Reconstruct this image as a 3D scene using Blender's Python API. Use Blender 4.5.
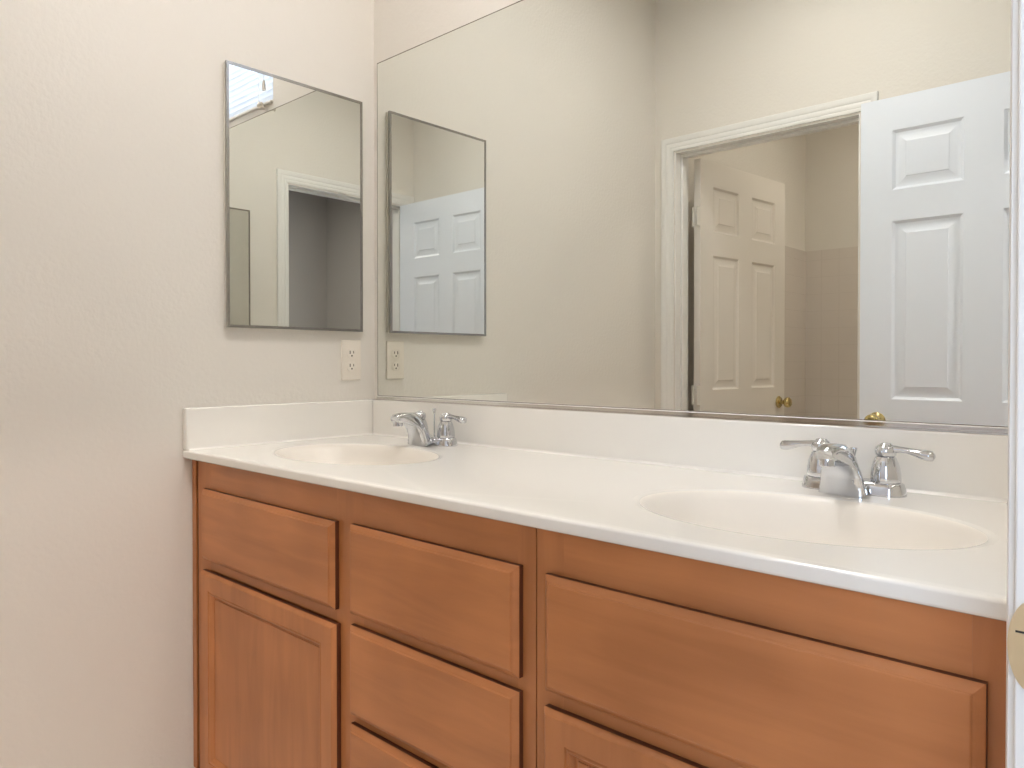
import bpy, bmesh, math
from mathutils import Vector, Matrix

S = bpy.context.scene
for o in list(bpy.data.objects):
    bpy.data.objects.remove(o)
COL = S.collection
R = math.radians

# ------------------------------------------------------------------ camera
cam_d = bpy.data.cameras.new('camera')
cam_d.sensor_width = 36.0
cam_d.lens = 747.609 / 1024 * 36.0
cam_d.shift_y = -14.42 / 1024
cam_d.clip_start = 0.01
cam = bpy.data.objects.new('camera', cam_d)
cam.location = (1.8847, -1.4173, 1.0892)
cam.rotation_euler = (R(90 - 0.6325), 0, R(42.5433))
COL.objects.link(cam)
S.camera = cam

# ------------------------------------------------------------------ world, exposure
W = bpy.data.worlds.new('sky'); S.world = W; W.use_nodes = True
W.node_tree.nodes['Background'].inputs[0].default_value = (0.66, 0.80, 1.0, 1)
W.node_tree.nodes['Background'].inputs[1].default_value = 9.5
S.view_settings.view_transform = 'Standard'
S.view_settings.look = 'None'
S.view_settings.gamma = 1.0
S.view_settings.use_curve_mapping = False
S.view_settings.exposure = 0.27
S.cycles.max_bounces = 14
S.cycles.diffuse_bounces = 6
S.cycles.glossy_bounces = 8
S.cycles.transmission_bounces = 8
S.cycles.transparent_max_bounces = 12
S.cycles.caustics_reflective = True
S.cycles.blur_glossy = 1.0
S.cycles.sample_clamp_indirect = 6.0

LAMP_GLOW = 38.0        # ceiling lamp shade in the bathroom
FILL_GLOW = 54.0        # unseen fill lamp added to brighten the bathroom
BATH_GLOW = 66.0         # ceiling lamp shade in the toilet room
BED_GLOW = 235.0          # fill lamp added in the room behind to brighten the lower left wall

# room dimensions (metres): left wall x=0, mirror wall y=0
XR, YF, ZC, WT = 1.786, -1.632, 2.86, 0.115
YB = -3.45                                   # far wall of the toilet room
JY0, JY1, DTOP = -1.560, -0.752, 2.050        # entry doorway in the right wall
IX0, IX1, ITOP = 0.106, 0.913, 2.048         # toilet room doorway in the front wall
WX0, WX1, WZ0, WZ1 = 0.632, 1.21, 2.028, 2.56  # window above the mirror

def area(name, loc, rot, sx, sy, watt, col, portal=False):
    d = bpy.data.lights.new(name, 'AREA'); d.shape = 'RECTANGLE'; d.size = sx; d.size_y = sy
    d.energy = watt; d.color = col
    o = bpy.data.objects.new(name, d); o.location = loc; o.rotation_euler = rot
    COL.objects.link(o)
    if portal: d.cycles.is_portal = True
    return o
# daylight entering through the window over the mirror
area('window_daylight', ((WX0+WX1)/2, WT+0.06, (WZ0+WZ1)/2), (R(-90), 0, 0), WX1-WX0+.1, WZ1-WZ0+.1, 1, (1,1,1), portal=True)

area('hall_window_daylight', (2.70, -2.96, 1.50), (R(90), 0, 0), 1.2, 1.3, 1, (1,1,1), portal=True)

# ------------------------------------------------------------------ materials
def lin(c):
    return tuple(((v/255)/12.92 if v/255 <= .04045 else ((v/255+.055)/1.055)**2.4) for v in c) + (1,)
def mat(name, rgb, rough=.5, metal=0, bump=0, bscale=100, var=0, vscale=4, spec=.5, coat=0):
    m = bpy.data.materials.new(name); m.use_nodes = True
    nt = m.node_tree; b = nt.nodes['Principled BSDF']
    b.inputs['Base Color'].default_value = lin(rgb)
    b.inputs['Roughness'].default_value = rough
    b.inputs['Metallic'].default_value = metal
    b.inputs['Specular IOR Level'].default_value = spec
    b.inputs['Coat Weight'].default_value = coat
    tc = nt.nodes.new('ShaderNodeTexCoord')
    if var:
        n = nt.nodes.new('ShaderNodeTexNoise'); n.inputs['Scale'].default_value = vscale; n.inputs['Detail'].default_value = 3
        nt.links.new(tc.outputs['Object'], n.inputs['Vector'])
        mx = nt.nodes.new('ShaderNodeMix'); mx.data_type = 'RGBA'
        a = lin(rgb); mx.inputs[6].default_value = tuple(min(1, v*(1-var)) for v in a[:3])+(1,)
        mx.inputs[7].default_value = tuple(min(1, v*(1+var)) for v in a[:3])+(1,)
        nt.links.new(n.outputs['Fac'], mx.inputs[0]); nt.links.new(mx.outputs[2], b.inputs['Base Color'])
    if bump:
        n2 = nt.nodes.new('ShaderNodeTexNoise'); n2.inputs['Scale'].default_value = bscale; n2.inputs['Detail'].default_value = 2
        nt.links.new(tc.outputs['Object'], n2.inputs['Vector'])
        bp = nt.nodes.new('ShaderNodeBump'); bp.inputs['Strength'].default_value = bump; bp.inputs['Distance'].default_value = .002
        nt.links.new(n2.outputs['Fac'], bp.inputs['Height']); nt.links.new(bp.outputs['Normal'], b.inputs['Normal'])
    return m
def wood(name, rgb, axis):
    m = mat(name, rgb, rough=.38, coat=.08, bump=.06, bscale=420); nt = m.node_tree; b = nt.nodes['Principled BSDF']
    tc = nt.nodes.new('ShaderNodeTexCoord'); mp = nt.nodes.new('ShaderNodeMapping')
    sc = [18, 18, 18]; sc[axis] = 2.0
    mp.inputs['Scale'].default_value = sc
    nt.links.new(tc.outputs['Object'], mp.inputs['Vector'])
    n = nt.nodes.new('ShaderNodeTexNoise'); n.inputs['Scale'].default_value = 1.6; n.inputs['Detail'].default_value = 5; n.inputs['Distortion'].default_value = .6
    nt.links.new(mp.outputs[0], n.inputs['Vector'])
    n2 = nt.nodes.new('ShaderNodeTexNoise'); n2.inputs['Scale'].default_value = 5; n2.inputs['Detail'].default_value = 2
    nt.links.new(tc.outputs['Object'], n2.inputs['Vector'])
    ad = nt.nodes.new('ShaderNodeMath'); ad.operation = 'ADD'
    nt.links.new(n.outputs['Fac'], ad.inputs[0]); nt.links.new(n2.outputs['Fac'], ad.inputs[1])
    mr = nt.nodes.new('ShaderNodeMapRange'); mr.inputs['From Min'].default_value = .7; mr.inputs['From Max'].default_value = 1.3
    nt.links.new(ad.outputs[0], mr.inputs['Value'])
    mx = nt.nodes.new('ShaderNodeMix'); mx.data_type = 'RGBA'
    a = lin(rgb); mx.inputs[6].default_value = (a[0]*.80, a[1]*.77, a[2]*.73, 1); mx.inputs[7].default_value = (a[0]*1.10, a[1]*1.11, a[2]*1.13, 1)
    nt.links.new(mr.outputs[0], mx.inputs[0]); nt.links.new(mx.outputs[2], b.inputs['Base Color'])
    return m
def glow(name, rgb, s):
    m = mat(name, rgb, .4); b = m.node_tree.nodes['Principled BSDF']
    b.inputs['Emission Color'].default_value = lin(rgb); b.inputs['Emission Strength'].default_value = s
    return m

M = {}
M['wall'] = mat('wall_paint', (228,223,215), .60, bump=.5, bscale=85)
M['ceiling'] = mat('ceiling_paint', (236,232,226), .8)
M['trim'] = mat('trim_enamel', (236,235,232), .32)
M['door'] = mat('door_enamel', (236,242,252), .34)
M['door_warm_lit'] = mat('door_warm_lit_enamel', (231,225,217), .36)  # same white door paint, toilet room's warm light put into its colour
M['hall'] = mat('hall_paint', (172,167,163), .8)
M['hall_floor'] = mat('hall_carpet', (120,108,96), .95, bump=.4, bscale=400)
M['marble'] = mat('cultured_marble', (240,237,231), .16, coat=.25)
M['basin'] = mat('basin_marble_shaded', (235,229,220), .34)  # same marble as the slab, bowl shading put into a darker colour
M['chrome'] = mat('chrome', (214,216,220), .09, metal=1)
M['steel'] = mat('polished_trim', (168,165,161), .26, metal=1)
M['alu'] = mat('aluminium_channel', (214,212,208), .06, metal=1)
M['lip_glint'] = mat('lip_highlight', (245,244,240), .3)  # highlight along the channel lip painted as a bright matte white
M['brass'] = mat('brass', (206,188,134), .16, metal=1)
M['nickel'] = mat('satin_brass', (232,210,170), .42, metal=1)
M['dark'] = mat('dark_gap', (40,32,28), .8)
M['ivory'] = mat('ivory_plastic', (236,228,216), .35)
M['slot'] = mat('socket_slot', (52,44,38), .7)
M['mirror'] = mat('mirror_silver', (234,236,231), 0.0, metal=1)
M['medmirror'] = mat('cabinet_mirror_silver', (228,229,226), 0.0, metal=1)
M['mirror_edge'] = mat('mirror_edge', (112,102,88), .4)
M['white'] = mat('white_enamel', (226,222,214), .4)
WC = (189,123,74)
M['wood_x'] = wood('maple_across', WC, 0)
M['wood_z'] = wood('maple_upright', WC, 2)
M['wood_dark'] = mat('maple_edge', (62,26,14), .6)
M['wood_side'] = mat('maple_edge_shadow', (92,48,27), .5, var=.1, vscale=30)  # board edges darkened to paint in the shadow gap around each front
M['lamp'] = glow('lamp_shade', (255,250,245), LAMP_GLOW)
M['fill'] = glow('added_fill_lens', (255,252,249), FILL_GLOW)
M['bathlamp'] = glow('toilet_room_lamp_shade', (255,247,236), BATH_GLOW)
M['hall_fill'] = glow('added_hall_fill_lens', (255,246,238), BED_GLOW)
# floor: square vinyl tiles
def tiles(name, rgb, mort, size, rough, msize=.012, offset=0.0, rot=None):
    m = mat(name, rgb, rough); nt = m.node_tree; b = nt.nodes['Principled BSDF']
    tc = nt.nodes.new('ShaderNodeTexCoord'); mp = nt.nodes.new('ShaderNodeMapping')
    if rot: mp.inputs['Rotation'].default_value = rot
    br = nt.nodes.new('ShaderNodeTexBrick'); br.offset = offset
    br.inputs['Scale'].default_value = 1/size; br.inputs['Brick Width'].default_value = 1; br.inputs['Row Height'].default_value = 1
    br.inputs['Mortar Size'].default_value = msize; br.inputs['Color1'].default_value = lin(rgb); br.inputs['Color2'].default_value = lin(rgb)
    br.inputs['Mortar'].default_value = lin(mort)
    nt.links.new(tc.outputs['Object'], mp.inputs[0]); nt.links.new(mp.outputs[0], br.inputs['Vector']); nt.links.new(br.outputs['Color'], b.inputs['Base Color'])
    bp = nt.nodes.new('ShaderNodeBump'); bp.inputs['Strength'].default_value = .5; bp.inputs['Distance'].default_value = .002; bp.invert = True
    nt.links.new(br.outputs['Fac'], bp.inputs['Height']); nt.links.new(bp.outputs['Normal'], b.inputs['Normal'])
    return m
M['floor'] = tiles('floor_vinyl', (226,219,209), (200,192,180), .305, .45)
M['tile_xz'] = tiles('glazed_tile_far', (224,216,208), (216,208,199), .1085, .2, .012, rot=(R(90),0,0))
M['tile_yz'] = tiles('glazed_tile_side', (224,216,208), (216,208,199), .1085, .2, .012, rot=(R(90),0,R(90)))
# translucent blind slats and window pane
m = bpy.data.materials.new('blind_slat'); m.use_nodes = True; nt = m.node_tree; nt.nodes.remove(nt.nodes['Principled BSDF'])
df = nt.nodes.new('ShaderNodeBsdfDiffuse'); df.inputs[0].default_value = lin((228,232,238))
tr = nt.nodes.new('ShaderNodeBsdfTranslucent'); tr.inputs[0].default_value = lin((226,234,246))
ms = nt.nodes.new('ShaderNodeMixShader'); ms.inputs[0].default_value = .14
nt.links.new(df.outputs[0], ms.inputs[1]); nt.links.new(tr.outputs[0], ms.inputs[2]); nt.links.new(ms.outputs[0], nt.nodes['Material Output'].inputs[0])
M['slat'] = m
m = bpy.data.materials.new('window_glass'); m.use_nodes = True; nt = m.node_tree; nt.nodes.remove(nt.nodes['Principled BSDF'])
tp = nt.nodes.new('ShaderNodeBsdfTransparent'); gl = nt.nodes.new('ShaderNodeBsdfGlossy'); gl.inputs['Roughness'].default_value = .02
ms = nt.nodes.new('ShaderNodeMixShader'); ms.inputs[0].default_value = .06
nt.links.new(tp.outputs[0], ms.inputs[1]); nt.links.new(gl.outputs[0], ms.inputs[2]); nt.links.new(ms.outputs[0], nt.nodes['Material Output'].inputs[0])
M['pane'] = m

# ------------------------------------------------------------------ mesh helpers
def box(bm, a, b, mi=0):
    x0,y0,z0 = (min(a[i],b[i]) for i in range(3)); x1,y1,z1 = (max(a[i],b[i]) for i in range(3))
    v = [bm.verts.new(p) for p in ((x0,y0,z0),(x1,y0,z0),(x1,y1,z0),(x0,y1,z0),(x0,y0,z1),(x1,y0,z1),(x1,y1,z1),(x0,y1,z1))]
    for f in ((0,3,2,1),(4,5,6,7),(0,1,5,4),(1,2,6,5),(2,3,7,6),(3,0,4,7)):
        bm.faces.new([v[i] for i in f]).material_index = mi
    return v
def loft(bm, rings, cap0=True, cap1=True, closed=True, mi=0):
    V = [[bm.verts.new(p) for p in r] for r in rings]
    for a, b in zip(V, V[1:]):
        n = len(a)
        for i in range(n if closed else n-1):
            j = (i+1) % n
            bm.faces.new((a[i], a[j], b[j], b[i])).material_index = mi
    if cap0: bm.faces.new(V[0][::-1]).material_index = mi
    if cap1: bm.faces.new(V[-1]).material_index = mi
    return V
def lathe(bm, prof, c=(0,0,0), axis='z', n=28, mi=0):
    rings = []
    for r, h in prof:
        ring = []
        for k in range(n):
            t = 2*math.pi*k/n; a, b = max(r,1e-5)*math.cos(t), max(r,1e-5)*math.sin(t)
            p = {'z':(a,b,h),'y':(a,h,-b),'x':(h,a,b)}[axis]
            ring.append((c[0]+p[0], c[1]+p[1], c[2]+p[2]))
        rings.append(ring)
    loft(bm, rings, mi=mi)
def tube(bm, pts, rads, n=12, squash=1.0, mi=0):
    """tube through points; rads scalar or (side, up)"""
    P = [Vector(p) for p in pts]; rings = []
    for i, p in enumerate(P):
        d = (P[min(i+1,len(P)-1)] - P[max(i-1,0)]).normalized()
        up = Vector((0,0,1)) if abs(d.z) < .9 else Vector((0,1,0))
        s = d.cross(up).normalized(); u = s.cross(d).normalized()
        r = rads[i] if isinstance(rads, (list,tuple)) else rads
        rs, ru = r if isinstance(r, (list,tuple)) else (r, r)
        rings.append([p + s*rs*math.cos(2*math.pi*k/n) + u*ru*math.sin(2*math.pi*k/n) for k in range(n)])
    loft(bm, rings, mi=mi)
def obj(name, bm, mats, parent=None, smooth=None, bevel=0, loc=None):
    bmesh.ops.recalc_face_normals(bm, faces=bm.faces)
    me = bpy.data.meshes.new(name); bm.to_mesh(me); bm.free()
    for m_ in (mats if isinstance(mats, (list,tuple)) else [mats]): me.materials.append(m_)
    o = bpy.data.objects.new(name, me); COL.objects.link(o)
    if smooth is not None:
        me.shade_smooth()
        me.set_sharp_from_angle(angle=R(smooth))
    if bevel:
        b = o.modifiers.new('bevel', 'BEVEL'); b.width = bevel; b.segments = 2; b.limit_method = 'ANGLE'; b.angle_limit = R(40)
        me.shade_smooth(); me.set_sharp_from_angle(angle=R(40)); b.harden_normals = False
    if parent: o.parent = parent
    if loc: o.location = loc
    return o
def empty(name, loc=(0,0,0), rz=0):
    o = bpy.data.objects.new(name, None); o.location = loc; o.rotation_euler = (0,0,rz); o.empty_display_size = .1
    COL.objects.link(o); return o
def tag(o, label, cat, group=None):
    o['label'] = label; o['category'] = cat
    if group: o['group'] = group
    return o
def struct(o, label=None):
    o['kind'] = 'structure'
    if label: o['label'] = label
    return o
def new(): return bmesh.new()

# ------------------------------------------------------------------ room shell
bm = new(); box(bm, (-.12, YB-.12, -.1), (XR+WT, WT, 0)); struct(obj('floor', bm, M['floor']), 'beige square tiled bathroom floor')
bm = new(); box(bm, (-.12, YB-.12, ZC), (4.7, 1.2, ZC+.1)); struct(obj('ceiling', bm, M['ceiling']), 'flat white ceiling')
bm = new(); box(bm, (-.12, YB-.12, 0), (0, WT, ZC)); struct(obj('wall_left', bm, M['wall']), 'textured beige wall on the left behind the medicine cabinet')
bm = new()
YW = .0045
box(bm, (0,YW,0), (XR,WT,WZ0)); box(bm, (0,YW,WZ0), (WX0,WT,WZ1)); box(bm, (WX1,YW,WZ0), (XR,WT,WZ1)); box(bm, (0,YW,WZ1), (XR,WT,ZC))
struct(obj('wall_back', bm, M['wall']), 'beige wall carrying the wide vanity mirror')
bm = new()
box(bm, (XR,JY1,0), (XR+WT,WT,ZC)); box(bm, (XR,JY0,DTOP), (XR+WT,JY1,ZC)); box(bm, (XR,YB,0), (XR+WT,JY0,ZC))
struct(obj('wall_right', bm, M['wall']), 'beige wall on the right with the entry doorway')
bm = new()
box(bm, (0,YF-WT,0), (IX0,YF,ZC)); box(bm, (IX0,YF-WT,ITOP), (IX1,YF,ZC)); box(bm, (IX1,YF-WT,0), (XR,YF,ZC))
struct(obj('wall_front', bm, M['wall']), 'beige wall with the toilet room doorway, seen in the mirror')
bm = new(); box(bm, (0,YB-.12,0), (XR+WT,YB,ZC)); struct(obj('wall_toilet_room', bm, M['wall']), 'far wall of the toilet room seen in the mirror')
bm = new(); box(bm, (.008,YB,.0), (XR,YB+.008,1.80)); struct(obj('trim_tile_far', bm, M['tile_xz']), 'square beige tiles on the far wall of the toilet room')
bm = new(); box(bm, (0,YB,.0), (.008,YB+.80,1.80)); struct(obj('trim_tile_side', bm, M['tile_yz']), 'square beige tiles on the side wall of the toilet room')
# room behind the entry doorway
bm = new(); box(bm, (XR+WT,-2.9,-.1), (4.7,1.2,0)); struct(obj('floor_hall', bm, M['hall_floor']), 'carpeted floor beyond the entry doorway')
HX0, HX1, HZ0, HZ1 = 2.10, 3.30, .85, 2.15
bm = new(); box(bm, (4.5,-2.9,0), (4.6,1.1,ZC)); struct(obj('wall_hall_far', bm, M['hall']), 'dim grey wall beyond the entry doorway')
bm = new(); box(bm, (XR+WT,-2.9,0),(HX0,-2.8,ZC)); box(bm, (HX1,-2.9,0),(4.5,-2.8,ZC)); box(bm, (HX0,-2.9,0),(HX1,-2.8,HZ0)); box(bm, (HX0,-2.9,HZ1),(HX1,-2.8,ZC)); struct(obj('wall_hall_side', bm, M['hall']), 'dim grey side wall beyond the entry doorway')
bm = new(); box(bm, (XR+WT,1.0,0), (4.5,1.1,ZC)); struct(obj('wall_hall_end', bm, M['hall']), 'dim grey end wall beyond the entry doorway')
bm = new(); box(bm, (XR+WT,WT,0), (XR+WT+.05,1.0,ZC)); box(bm, (XR+WT,-2.8,0),(XR+WT+.012,JY0-.07,ZC)); struct(obj('wall_hall_near', bm, M['hall']), 'hall side of the bathroom wall')
# baseboards
bm = new(); box(bm, (0,YF,0), (.012,-.60,.050)); struct(obj('baseboard_left', bm, M['trim'], bevel=.003), 'low white baseboard along the left wall')
bm = new(); box(bm, (.97,YF,0), (XR,YF+.012,.075)); struct(obj('baseboard_front', bm, M['trim'], bevel=.003), 'low white baseboard by the toilet room doorway')

# ------------------------------------------------------------------ door casings, jambs
CASP = [(0,.0),(0,.006),(.004,.0078),(.012,.0078),(.015,.0050),(.019,.0075),(.030,.0092),(.036,.0070),(.040,.0100),(.052,.013),(.059,.013),(.062,.010),(.062,0)]
def casing(bm, a0, a1, top, plane, axis, sgn, rev=.006):
    """casing round an opening a0..a1 lying on a wall plane; sgn = outward direction"""
    rings = []
    for o, p in CASP:
        o += rev
        pts = [(a0-o, 0), (a0-o, top+o), (a1+o, top+o), (a1+o, 0)]
        rings.append([((plane+sgn*p, a, z) if axis == 'x' else (a, plane+sgn*p, z)) for a, z in pts])
    loft(bm, rings, cap0=False, cap1=False, closed=False)
def jamb(bm, a0, a1, top, p0, p1, axis, t=.0, thick=.018):
    def B(u0,u1,z0,z1,q0=p0,q1=p1):
        if axis == 'x': box(bm, (q0,u0,z0), (q1,u1,z1))
        else: box(bm, (u0,q0,z0), (u1,q1,z1))
    B(a0-.018, a0, 0, top+.018); B(a1, a1+.018, 0, top+.018); B(a0, a1, top, top+.018)
# wall openings are already cut at the jamb faces, so line them with thin boards
def lining(bm, a0, a1, top, p0, p1, axis, t=.004):
    def B(u0,u1,z0,z1):
        if axis == 'x': box(bm, (p0,u0,z0), (p1,u1,z1))
        else: box(bm, (u0,p0,z0), (u1,p1,z1))
    B(a0, a0+t, 0, top); B(a1-t, a1, 0, top); B(a0+t, a1-t, top-t, top)
def stops(bm, a0, a1, top, p0, p1, axis, t=.014, w=.0):
    lining(bm, a0+.004, a1-.004, top-.004, p0, p1, axis, t)
# entry doorway (right wall)
bm = new(); casing(bm, JY0, JY1, DTOP, XR, 'x', -1); t1 = struct(obj('trim_1', bm, M['trim'], smooth=35), 'white moulded casing round the entry doorway')
bm = new(); lining(bm, JY0, JY1, DTOP, XR-.0005, XR+WT, 'x'); obj('jamb', bm, M['trim'], t1, bevel=.0015)
bm = new(); stops(bm, JY0, JY1, DTOP, XR+.040, XR+.075, 'x', .011); obj('door_stop', bm, M['trim'], t1, bevel=.002)
# strike plate let into the jamb, with a rounded lip towards the room
bm = new(); ys = JY1-.0042; zc_ = .8795; xl = XR-.0046
out = []
for k in range(33):
    t = math.pi/2 + math.pi*k/32
    out.append((xl+.016+.016*math.cos(t), zc_+.034*math.sin(t)))
out += [(xl+.030, zc_-.034), (xl+.030, zc_+.034)]
loft(bm, [[(x,ys,z) for x,z in out], [(x,ys-.0022,z) for x,z in out]])
sp = obj('strike_plate', bm, M['nickel'], t1); sp['label'] = 'satin brass strike plate'
bm = new(); box(bm, (xl+.0050, ys-.0024, zc_+.009), (xl+.026, ys-.0021, zc_+.0106)); obj('latch_hole', bm, M['slot'], sp)
bm = new(); lathe(bm, [(0,0),(.0035,0),(.003,-.0012),(0,-.0014)], (xl+.019, ys-.0021, zc_+.024), 'y', 12); lathe(bm, [(0,0),(.0035,0),(.003,-.0012),(0,-.0014)], (xl+.019, ys-.0021, zc_-.024), 'y', 12)
obj('plate_screw', bm, M['steel'], sp)
# toilet room doorway (front wall)
bm = new(); casing(bm, IX0, IX1, ITOP, YF, 'y', 1); t2 = struct(obj('trim_2', bm, M['trim'], smooth=35), 'white moulded casing round the toilet room doorway, seen in the mirror')
bm = new(); lining(bm, IX0, IX1, ITOP, YF-WT, YF+.0005, 'y'); obj('jamb', bm, M['trim'], t2, bevel=.0015)
bm = new(); stops(bm, IX0, IX1, ITOP, YF-.075, YF-.042, 'y', .011); obj('door_stop', bm, M['trim'], t2, bevel=.002)
bm = new(); casing(bm, JY0, JY1, DTOP, XR+WT, 'x', 1); obj('hall_casing', bm, M['trim'], t1, smooth=35)

# ------------------------------------------------------------------ moulded six panel doors
RING = [(0,0),(.010,-.007),(.016,-.0085),(.022,-.0085),(.044,-.0022),(.046,-.0005)]
def door_leaf(w, h, t, xs, zs):
    """leaf in local space: x 0..w from the hinge edge, y 0..t, z 0..h; both faces moulded"""
    bm = new()
    X = [0]+[v for p in xs for v in p]+[w]; Z = [0]+[v for p in zs for v in p]+[h]
    for face, sg in ((0.0, -1), (t, 1)):
        for i in range(len(X)-1):
            for j in range(len(Z)-1):
                x0,x1,z0,z1 = X[i],X[i+1],Z[j],Z[j+1]
                if i % 2 and j % 2:
                    loft(bm, [[(x0+o,face+sg*d,z0+o),(x1-o,face+sg*d,z0+o),(x1-o,face+sg*d,z1-o),(x0+o,face+sg*d,z1-o)] for o,d in RING], cap0=False)
                else:
                    bm.faces.new([bm.verts.new(p) for p in ((x0,face,z0),(x1,face,z0),(x1,face,z1),(x0,face,z1))])
    for a,b in (((0,0),(w,0)),((w,0),(w,h)),((w,h),(0,h)),((0,h),(0,0))):
        bm.faces.new([bm.verts.new(p) for p in ((a[0],0,a[1]),(b[0],0,b[1]),(b[0],t,b[1]),(a[0],t,a[1]))])
    bmesh.ops.remove_doubles(bm, verts=bm.verts, dist=1e-5)
    return bm
def knob_bm(sg):
    bm = new()
    prof = [(0,0),(.031,0),(.032,.003),(.028,.008),(.014,.011),(.011,.014),(.0105,.030),(.015,.034),(.024,.040),(.0275,.050),(.0265,.060),(.020,.067),(.010,.069),(0,.0695)]
    lathe(bm, [(r, sg*h) for r,h in prof], axis='y', n=32)
    return bm
def make_door(name, label, loc, rz, w, h, xs, zs, kx, kz, hinge_face):
    root = struct(empty(name, loc, rz), label)
    obj('door_leaf', door_leaf(w, h, .035, xs, zs), M['door' if name == 'door_1' else 'door_warm_lit'], root, smooth=20)
    for sg, y in ((-1, 0), (1, .035)):
        k = obj('door_knob', knob_bm(sg), M['brass'], root, smooth=40, loc=(kx, y, kz)); k['label'] = 'polished brass knob'
    bm = new(); box(bm, (w-.0005, .006, kz-.028), (w+.001, .029, kz+.028)); obj('latch_plate', bm, M['brass'], root)
    for z in (.20, .92, h-.272):
        bm = new(); box(bm, (-.0015, .001, z-.045), (.0, .034, z+.045))
        lathe(bm, [(0,z-.046),(.006,z-.045),(.006,z+.045),(0,z+.046)], (-.005, hinge_face, 0), 'z', 12)
        if name == 'door_2': box(bm, (-.028, .034, z-.045), (-.0015, .0365, z+.045))
        obj('hinge', bm, M['white'] if name == 'door_2' else M['brass'], root, smooth=40)
    return root
PZ = [(.225,.735),(.942,1.585),(1.697,1.912)]
# entry door: open, lying along the front wall; local +x runs from the hinge edge towards the free edge
make_door('door_1', 'open white six panel entry door in front of the toilet room doorway, seen in the mirror',
          (XR-.023, -1.505, .010), R(180), .805, 2.032, [(.130,.356),(.471,.697)], PZ, .805-.060, .861, .035)
# toilet room door: open inwards
make_door('door_2', 'white six panel toilet room door standing ajar beyond the doorway, seen in the mirror',
          (.126, -1.772, .010), R(-84), .780, 2.032, [(.105,.330),(.450,.675)], PZ, .780-.060, .862, -.002)

# ------------------------------------------------------------------ window above the mirror, blind
w1 = struct(empty('window_1', ((WX0+WX1)/2, 0, WZ0)), 'small high window above the vanity mirror, seen in the medicine cabinet')
cx = (WX0+WX1)/2; hw = (WX1-WX0)/2; hh = WZ1-WZ0
bm = new(); box(bm, (-hw,.075,0),(hw,.10,.03)); box(bm, (-hw,.075,hh-.03),(hw,.10,hh)); box(bm, (-hw,.075,.03),(-hw+.03,.10,hh-.03)); box(bm, (hw-.03,.075,.03),(hw,.10,hh-.03)); box(bm, (-.012,.078,.03),(.012,.098,hh-.03))
obj('window_frame', bm, M['white'], w1, bevel=.002)
bm = new(); box(bm, (-hw+.03,.086,.03),(hw-.03,.090,hh-.03)); obj('pane', bm, M['pane'], w1)
bm = new(); box(bm, (-hw+.001,-.006,.0005),(hw-.001,.074,.010)); obj('window_sill', bm, M['wall'], w1, bevel=.002)
bl = tag(empty('window_blind', (cx, .028, WZ0+.012)), 'pale blue white horizontal blind in the window above the mirror, seen in the medicine cabinet', 'blind')
bm = new(); n = 21
for k in range(n):
    z = .022 + k*.0226; a = R(73)
    r = []
    for s in (-1,-.5,0,.5,1):
        c = .0125*s; b_ = .0016*(1-s*s)
        r.append((c*math.cos(a)-b_*math.sin(a), c*math.sin(a)+b_*math.cos(a)))
    rings = [[(-hw+.006, -y, z+zz) for y,zz in r], [(hw-.006, -y, z+zz) for y,zz in r]]
    loft(bm, rings, cap0=False, cap1=False, closed=False)
obj('slats', bm, M['slat'], bl, smooth=60)
bm = new(); box(bm, (-hw+.005,-.010,0),(hw-.005,.010,.012)); obj('bottom_rail', bm, M['white'], bl, bevel=.002)
bm = new(); box(bm, (-hw+.004,-.016,.49),(hw-.004,.016,.515)); obj('head_rail', bm, M['white'], bl, bevel=.002)
for x in (-.17, .17):
    bm = new(); tube(bm, [(x,-.0155,.006),(x,-.0155,.495)], .0011, 6); obj('ladder_cord', bm, M['white'], bl)
bm = new(); tube(bm, [(.702-cx,-.020,.49),(.702-cx,-.021,.30),(.702-cx,-.021,.086)], .0011, 6); obj('pull_cord', bm, M['white'], bl)
bm = new(); lathe(bm, [(0,.088),(.004,.087),(.006,.080),(.0075,.055),(.007,.050),(0,.0495)], (.702-cx,-.021,0), 'z', 16); obj('tassel', bm, M['ivory'], bl, smooth=40)
# window of the room beyond the doorway
w2 = struct(empty('window_2', ((HX0+HX1)/2, -2.8, HZ0), R(-90)), 'window of the room beyond the entry doorway')
a_, h_ = (HX1-HX0)/2, HZ1-HZ0
bm = new(); box(bm, (.05,-a_,0),(.08,a_,.04)); box(bm, (.05,-a_,h_-.04),(.08,a_,h_)); box(bm, (.05,-a_,.04),(.08,-a_+.04,h_-.04)); box(bm, (.05,a_-.04,.04),(.08,a_,h_-.04)); box(bm, (.055,-a_+.04,h_/2-.02),(.075,a_-.04,h_/2+.02))
obj('window_frame', bm, M['white'], w2)
bm = new(); box(bm, (.062,-a_+.04,.04),(.066,a_-.04,h_/2-.02)); box(bm, (.062,-a_+.04,h_/2+.02),(.066,a_-.04,h_-.04)); obj('pane', bm, M['pane'], w2)
# crank handle on the sill
bm = new(); lathe(bm, [(0,0),(.013,0),(.012,.006),(.007,.010),(.006,.022),(0,.024)], (.684-cx,-.013,-.014), 'z', 16)
tube(bm, [(.684-cx,-.013,.006),(.678-cx,-.026,.000),(.668-cx,-.033,-.012)], [.006,.0055,.006], 10)
obj('crank_handle', bm, M['ivory'], w1, smooth=50)

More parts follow.
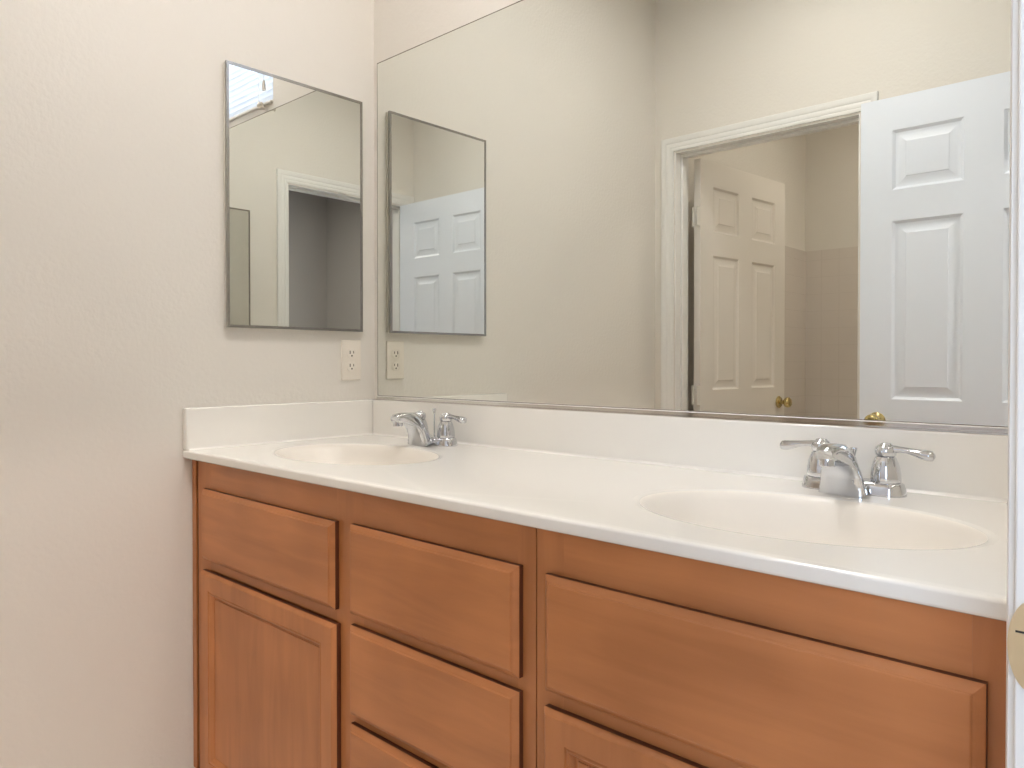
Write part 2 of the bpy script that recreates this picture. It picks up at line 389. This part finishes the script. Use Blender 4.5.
# ------------------------------------------------------------------ vanity mirror
bm = new(); mx0, mx1, mz0, mz1 = .021, XR-.012, .9815, 2.0036
def mr(i, y): return [(mx0+i,y,mz0+i),(mx1-i,y,mz0+i),(mx1-i,y,mz1-i),(mx0+i,y,mz1-i)]
V = loft(bm, [mr(0,.004), mr(0,.0004), mr(.0032,-.0003)], mi=1)
bm.faces.ensure_lookup_table(); bm.faces[-1].material_index = 0
vm = tag(obj('vanity_mirror', bm, [M['mirror'], M['mirror_edge']]), 'wide frameless mirror above the double sink countertop', 'mirror')
bm = new(); box(bm, (mx0,-.0188,.9722),(mx1,-.0006,.9736)); box(bm, (mx0,-.0030,.9736),(mx1,-.0006,.9815)); obj('bottom_channel', bm, M['alu'], vm)
bm = new(); tube(bm, [(mx0,-.0022,.9822),(mx1,-.0022,.9822)], .0012, 10); lip = obj('channel_lip', bm, M['lip_glint'], vm, smooth=60)

# ------------------------------------------------------------------ mirrored medicine cabinets
def medicine_cabinet(label, wall_x, sg, y0, y1, z0, z1):
    root = tag(empty('medicine_cabinet', (wall_x, (y0+y1)/2, z0)), label, 'medicine cabinet', 'mirrored medicine cabinets')
    w = (y1-y0)/2; h = z1-z0
    bm = new(); box(bm, (0,-w+.001,.001),(sg*.0095,w-.001,h-.001)); obj('cabinet_body', bm, M['white'], root)
    bm = new(); t = .0072
    for a,b in (((-w,0),(-w+t,h)),((w-t,0),(w,h)),((-w+t,0),(w-t,t)),((-w+t,h-t),(w-t,h))):
        box(bm, (sg*.0096,a[0],a[1]),(sg*.0185,b[0],b[1]))
    obj('metal_frame', bm, M['steel'], root)
    bm = new(); box(bm, (sg*.010,-w+t,t),(sg*.0172,w-t,h-t)); obj('mirror_door', bm, M['medmirror'], root)
    return root
medicine_cabinet('mirrored medicine cabinet on the left wall beside the vanity mirror', 0, 1, -.4815, -.0520, 1.1785, 1.8726)
medicine_cabinet('mirrored medicine cabinet on the right wall, seen only as a reflection', XR, -1, -.522, -.092, 1.1785, 1.8700)

# ------------------------------------------------------------------ wall outlet
ot = tag(empty('wall_outlet', (0,-.0845,1.093)), 'ivory duplex outlet under the medicine cabinet on the left wall', 'outlet')
bm = new(); box(bm, (0,-.035,-.0605),(.005,.035,.0605)); obj('cover_plate', bm, M['ivory'], ot, bevel=.003)
for dz in (.0195,-.0195):
    bm = new(); ring = []
    for k in range(28):
        t = 2*math.pi*k/28; ring.append((.0172*math.cos(t), max(-.0135, min(.0135, .0172*math.sin(t)))))
    loft(bm, [[(.004,y,dz+z) for y,z in ring],[(.0065,y,dz+z) for y,z in ring],[(.0072,y*.94,dz+z*.94) for y,z in ring]])
    rc = obj('receptacle', bm, M['ivory'], ot, smooth=40)
    bm = new(); box(bm, (.0071,-.0078,dz-.001),(.0076,-.0050,dz+.0085)); box(bm, (.0071,.0050,dz+.0005),(.0076,.0074,dz+.0080))
    lathe(bm, [(0,.0071),(.0027,.0071),(.0027,.0076),(0,.0076)], (0,0,dz-.0065), 'x', 12)
    obj('socket_slots', bm, M['slot'], rc)
bm = new(); lathe(bm, [(0,.0048),(.003,.0048),(.0026,.0062),(0,.0066)], (0,0,0), 'x', 14); obj('plate_screw', bm, M['ivory'], ot, smooth=40)

# ------------------------------------------------------------------ countertop with two moulded basins
ZT, ZU, YE = .866, .8444, -.592
XE = XR-.002
SA, SB = .238, .161
SINKS = [(.372,-.335),(1.449,-.332)]
ct = tag(empty('countertop', (0,0,0)), 'glossy off white double sink countertop on the maple vanity cabinets', 'countertop')
bm = new(); N = 96
yb, yf = -.002, -.576
def rect_hit(c, t, x0, x1):
    dx, dy = math.cos(t), math.sin(t); s = 1e9
    if dx > 1e-9: s = min(s, (x1-c[0])/dx)
    if dx < -1e-9: s = min(s, (x0-c[0])/dx)
    if dy > 1e-9: s = min(s, (yb-c[1])/dy)
    if dy < -1e-9: s = min(s, (yf-c[1])/dy)
    return (c[0]+dx*s, c[1]+dy*s)
XM = .91
for c, x0, x1 in ((SINKS[0], .001, XM), (SINKS[1], XM, XE)):
    ts = [2*math.pi*k/N for k in range(N)] + [math.atan2(y-c[1], x-c[0]) % (2*math.pi) for x in (x0,x1) for y in (yb,yf)]
    ts = sorted(set(round(t,6) for t in ts))
    el = []
    for t in ts:   # ellipse point on the same ray
        dx, dy = math.cos(t), math.sin(t); s = 1/math.sqrt((dx/(SA*1.07))**2+(dy/(SB*1.07))**2); el.append((c[0]+dx*s, c[1]+dy*s, ZT))
    loft(bm, [[(*rect_hit(c,t,x0,x1), ZT) for t in ts], el], cap0=False, cap1=False)
prof = [(yf,ZT),(-.587,ZT-.0003),(-.5898,ZT-.0012),(-.5915,ZT-.0030),(YE,ZT-.0050),(YE,ZU+.005),(-.5905,ZU+.0018),(-.587,ZU),(-.55,ZU)]
loft(bm, [[(x,y,z) for y,z in prof] for x in (.001, XM, XE)], cap0=False, cap1=False, closed=False)
bm.faces.new([bm.verts.new(p) for p in ((.001,yf,ZT),(.001,-.55,ZU),(.001,YE,ZU+.005),(.001,YE,ZT-.0050))])
for x in (.001, XE):
    bm.faces.new([bm.verts.new(p) for p in [(x,y,z) for y,z in prof]+[(x,yb,ZU),(x,yb,ZT)]])
bm.faces.new([bm.verts.new(p) for p in ((.001,yb,ZU),(XE,yb,ZU),(XE,yb,ZT),(.001,yb,ZT))])
bmesh.ops.remove_doubles(bm, verts=bm.verts, dist=2e-5)
cs = obj('counter_slab', bm, M['marble'], ct, smooth=50); cs.modifiers.new('normals', 'WEIGHTED_NORMAL').keep_sharp = True
BP = [(1.07,0),(1.045,-.0004),(1.02,-.0016),(1.0,-.0036),(.98,-.0075),(.955,-.0145),(.92,-.0265),(.87,-.0435),(.80,-.0640),(.70,-.0880),(.56,-.114),(.40,-.126),(.24,-.133),(.11,-.136)]
for (sx, sy), lab in zip(SINKS, ('left basin', 'right basin')):
    bm = new()
    ov = [(sx, sy, d) for _, d in BP]
    loft(bm, [[(sx+SA*r*math.cos(2*math.pi*k/N), sy+SB*r*math.sin(2*math.pi*k/N), ZT+d) for k in range(N)] for r, d in BP], cap0=False, cap1=True)
    bm.faces.ensure_lookup_table()
    for f in bm.faces[:2*N]: f.material_index = 1
    b = obj('basin', bm, [M['basin'], M['marble']], ct, smooth=80)
    bm = new(); lathe(bm, [(0,.0),(.031,.0),(.030,.003),(.024,.004),(.020,.001),(.017,.001),(.016,.006),(0,.008)], (sx,sy,ZT-.1358), 'z', 28); obj('drain', bm, M['chrome'], b, smooth=35)
def splash(name, a, b):
    bm = new(); box(bm, a, b); return obj(name, bm, M['marble'], ct, bevel=.0035)
splash('backsplash', (.0215,-.0200,ZT-.0005), (XE,-.0005,.972))
splash('side_splash', (.0008,-.5925,ZT-.0005), (.0205,-.0008,.972))
# soft caulk cove where the splashes meet the top
bm = new()
for prof_, ax in (([(-.0202,.0055),(-.0215,.0022),(-.0255,.0002),(-.0202,.0002)],'x'),):
    loft(bm, [[(x,y,ZT+z) for y,z in prof_] for x in (.021, XE)])
loft(bm, [[(.0207+ (-.0202-y),yy,ZT+z) for y,z in [(-.0202,.004),(-.0215,.0018),(-.0242,.0002),(-.0202,.0002)]] for yy in (-.585,-.021)])
obj('caulk_bead', bm, M['marble'], ct, smooth=60)

# ------------------------------------------------------------------ faucets
def spout_bm():
    """centreset spout: wide skirt on the deck rising into a forward reaching arm (faces -y)"""
    bm = new()
    # each section: (y_top, z_top, y_under, z_under, half width top, half width under)
    sec = [(-.020,.010,-.058,.001,.034,.0385),
           (-.026,.026,-.0585,.006,.030,.0375),
           (-.034,.046,-.062,.028,.0260,.0335),
           (-.044,.065,-.071,.045,.0230,.0290),
           (-.057,.0795,-.083,.0550,.0205,.0245),
           (-.072,.0875,-.096,.0605,.0190,.0205),
           (-.090,.0895,-.108,.0630,.0178,.0175),
           (-.110,.0890,-.119,.0645,.0165,.0158),
           (-.126,.0865,-.1275,.0655,.0155,.0148),
           (-.1335,.0815,-.1325,.0685,.0130,.0125)]
    rings = []
    for yt, zt, yu, zu, wt, wu in sec:
        ring = []
        P = [(0,1),(.62,.985),(.90,.86),(1.0,.60),(1.0,.30),(.98,.08),(.90,0),(.5,-.0),(0,-.0)]
        pts = []
        for u, v in P:
            y = yu+(yt-yu)*v; z = zu+(zt-zu)*v; w = wu+(wt-wu)*v
            pts.append((u*w, y, z))
        ring = pts + [(-x, y, z) for x, y, z in pts[-2:0:-1]]
        rings.append(ring)
    loft(bm, rings)
    return bm
def make_faucet(loc, label, rod=0.0):
    root = tag(empty('faucet', loc), label, 'faucet', 'chrome two handle faucets')
    # base plate: stadium, tapering upwards
    bm = new(); rings = []
    for grow, z in ((0,.0),(0,.003),(-.0018,.012),(-.004,.0195),(-.007,.0215)):
        ring = []
        for k in range(40):
            t = 2*math.pi*k/40; cxx = .057 if math.cos(t) >= 0 else -.057
            ring.append((cxx+(.0285+grow)*math.cos(t), (.0275+grow)*math.sin(t), z))
        rings.append(ring)
    loft(bm, rings); obj('base_plate', bm, M['chrome'], root, smooth=50)
    obj('spout', spout_bm(), M['chrome'], root, smooth=55)
    sp_ = root.children[-1]
    bm = new(); lathe(bm, [(0,.0700),(.0120,.0700),(.0124,.067),(.0124,.0565),(.0114,.0552),(.009,.0556),(.0085,.060),(0,.0602)], (0,-.1195,0), 'z', 24); obj('aerator', bm, M['chrome'], sp_, smooth=35)
    bm = new(); tube(bm, [(0,.006,.018),(0,.006,.050),(0,.006,.082-rod)], .0022, 10)
    lathe(bm, [(0,.080-rod),(.0026,.081-rod),(.0042,.088-rod),(.0058,.094-rod),(.0054,.0955-rod),(0,.096-rod)], (0,.006,0), 'z', 16); obj('lift_rod', bm, M['chrome'], root, smooth=50)
    for sg in (-1, 1):
        hx = sg*.053
        bm = new(); lathe(bm, [(0,.0212),(.0228,.0212),(.0238,.0230),(.0238,.028),(.0232,.037),(.0216,.0465),(.0192,.055),(.0165,.0615),(.0150,.0640),(0,.0645)], (hx,0,0), 'z', 32)
        h = obj('handle', bm, M['chrome'], root, smooth=50)
        bm = new(); lathe(bm, [(.0002,.0630),(.0125,.0632),(.0160,.067),(.0170,.0728),(.0160,.0788),(.0128,.0828),(.0095,.084),(.0090,.0858),(.0070,.0868),(.0002,.0872)], (hx,0,0), 'z', 28)
        xs = [.004,.014,.024,.034,.044,.054,.062,.068,.0712]
        zs = [.0755,.0772,.0772,.0760,.0740,.0718,.0706,.0704,.0708]
        rd = [(.0095,.0082),(.0082,.0062),(.0072,.0050),(.0074,.0049),(.0090,.0064),(.0102,.0080),(.0106,.0088),(.0096,.0080),(.0046,.0036)]
        xs = [x*1.03 for x in xs]
        tube(bm, [(hx+sg*x,0,z) for x,z in zip(xs,zs)], rd, 16)
        obj('lever', bm, M['chrome'], h, smooth=60)
    return root
make_faucet((.362,-.075,ZT), 'chrome two handle faucet behind the left sink, by the left wall')
make_faucet((1.448,-.075,ZT), 'chrome two handle faucet behind the right sink, in front of the reflected doors', .021)

# ------------------------------------------------------------------ vanity cabinets
YFF = -.565            # face frame front
def panel_front(x0, x1, z0, z1, rings, bm=None, mi=0):
    """board standing off the face frame; rings = (inset, y offset outwards from the frame)"""
    bm = bm or new()
    loft(bm, [[(x0+o,YFF-d,z0+o),(x1-o,YFF-d,z0+o),(x1-o,YFF-d,z1-o),(x0+o,YFF-d,z1-o)] for o,d in rings], mi=mi)
    bm.faces.ensure_lookup_table()
    for f in bm.faces[:4]: f.material_index = 1          # outer edge of the board, shadow gap in its colour
    return bm
DRAWER = [(0,.0005),(0,.0090),(.0015,.0105),(.0075,.0150),(.0100,.0158),(.0112,.0178),(.0125,.0182)]
DOORF = [(0,.0005),(0,.0100),(.0015,.0125),(.0055,.0170),(.0080,.0182),(.0430,.0182),(.0442,.0158),(.0455,.0156),(.0480,.0170),(.0505,.0162),(.0550,.0105),(.0570,.0070),(.0590,.0070)]
def drawer_front(name, root, x0, x1, z0, z1):
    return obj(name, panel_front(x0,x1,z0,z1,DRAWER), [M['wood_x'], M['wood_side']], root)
def cabinet_door(root, x0, x1, z0, z1):
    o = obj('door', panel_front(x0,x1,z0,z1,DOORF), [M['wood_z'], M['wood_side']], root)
    bm = new(); i = .0612
    loft(bm, [[(x0+i+a,YFF-d,z0+i+a),(x1-i-a,YFF-d,z0+i+a),(x1-i-a,YFF-d,z1-i-a),(x0+i+a,YFF-d,z1-i-a)] for a,d in ((0,.0072),(0,.0088),(.001,.0094))])
    obj('door_panel', bm, M['wood_z'], o); return o
def cabinet(label, x0, x1):
    root = tag(empty('vanity_cabinet', ((x0+x1)/2, 0, 0)), label, 'cabinet', 'maple vanity cabinets')
    return root
def shift(root):      # children are modelled in world space: move them under the root without moving them
    for c in root.children:
        c.matrix_parent_inverse = Matrix.Translation(-Vector(root.location))
def carcass(root, x0, x1):
    bm = new(); box(bm, (x0,-.545,.055),(x0+.012,-.004,ZU-.0008)); box(bm, (x1-.012,-.545,.055),(x1,-.004,ZU-.0008)); box(bm, (x0+.012,-.545,.055),(x1-.012,-.004,.070)); box(bm, (x0+.012,-.012,.070),(x1-.012,-.004,ZU-.0008)); box(bm, (x0,-.49,0),(x1,-.004,.0548)); obj('carcass', bm, M['wood_z'], root)
    return root
def frame(root, x0, x1, stiles, rails):
    bm = new()
    for a,b in stiles: box(bm, (a,YFF,.055),(b,-.5452,ZU-.0008))
    for a,b,z0,z1 in rails: box(bm, (a+.0001,YFF+.0001,z0),(b-.0001,-.5452,z1), 1)
    obj('face_frame', bm, [M['wood_z'], M['wood_x']], root)
c1 = cabinet('maple vanity cabinet under the left sink, with door and three drawers', .021, 1.1515)
carcass(c1, .0275, 1.1515)
frame(c1, .0275, 1.1515, [(.0275,.095),(.633,.720),(1.115,1.1515)],
      [(.095,.633,.765,ZU-.0008),(.095,.633,.575,.625),(.095,.633,.055,.10),(.720,1.115,.765,ZU-.0008),(.720,1.115,.58,.625),(.720,1.115,.39,.44),(.720,1.115,.055,.10)])
drawer_front('false_drawer_front', c1, .0735, .6400, 0.6013, 0.7746)
cabinet_door(c1, .0715, .6455, .066, 0.5735)
drawer_front('drawer_front', c1, .6905, 1.1260, 0.6058, 0.7777)
drawer_front('drawer_front', c1, .6905, 1.1260, 0.4118, 0.5846)
drawer_front('drawer_front', c1, .6905, 1.1260, .066, 0.3946)
bm = new(); box(bm, (.002,-.5688,.055),(.0220,-.535,ZU-.0008)); f = obj('filler_strip', bm, M['wood_z'], c1, bevel=.0006)
bm = new(); box(bm, (.0220,-.5638,.055),(.0274,-.535,ZU-.0008)); obj('seam_strip', bm, M['wood_dark'], c1)
shift(c1)
c2 = cabinet('maple vanity cabinet under the right sink, by the entry doorway', 1.1540, XR-.004)
carcass(c2, 1.1540, XR-.004)
frame(c2, 1.154, XR-.004, [(1.154,1.205),(1.722,XR-.004)], [(1.205,1.722,.765,ZU-.0008),(1.205,1.722,.575,.625),(1.205,1.722,.055,.10)])
drawer_front('false_drawer_front', c2, 1.1775, 1.7355, 0.6038, 0.7757)
cabinet_door(c2, 1.1775, 1.7355, .066, 0.5806)
shift(c2)

# ------------------------------------------------------------------ ceiling lamps
def ceiling_lamp(loc, r, m, label):
    """shallow drum lamp: opaque white rim, flat frosted lens set back inside it"""
    root = tag(empty('ceiling_lamp', loc), label, 'lamp')
    bm = new(); lathe(bm, [(0,0),(r,0),(r,-.046),(r*.985,-.049),(r*.95,-.049),(r*.935,-.046),(r*.935,-.024),(0,-.024)], n=48); obj('lamp_rim', bm, M['white'], root, smooth=40)
    bm = new(); lathe(bm, [(0,-.0245),(r*.93,-.0245),(r*.93,-.029),(r*.6,-.033),(0,-.035)], n=48); obj('lamp_lens', bm, m, root, smooth=60)
    return root
ceiling_lamp((.95,-.37,ZC), .15, M['lamp'], 'round white ceiling lamp with a flat frosted lens above the vanity')
ceiling_lamp((.88,-.93,ZC), .13, M['fill'], 'added fill lamp on the ceiling, out of view, towards the toilet room doorway')
ceiling_lamp((.95,-2.6,ZC), .13, M['bathlamp'], 'round frosted ceiling lamp in the toilet room')
ceiling_lamp((3.2,-1.15,ZC), .15, M['hall_fill'], 'added fill lamp on the ceiling of the room beyond the entry doorway')
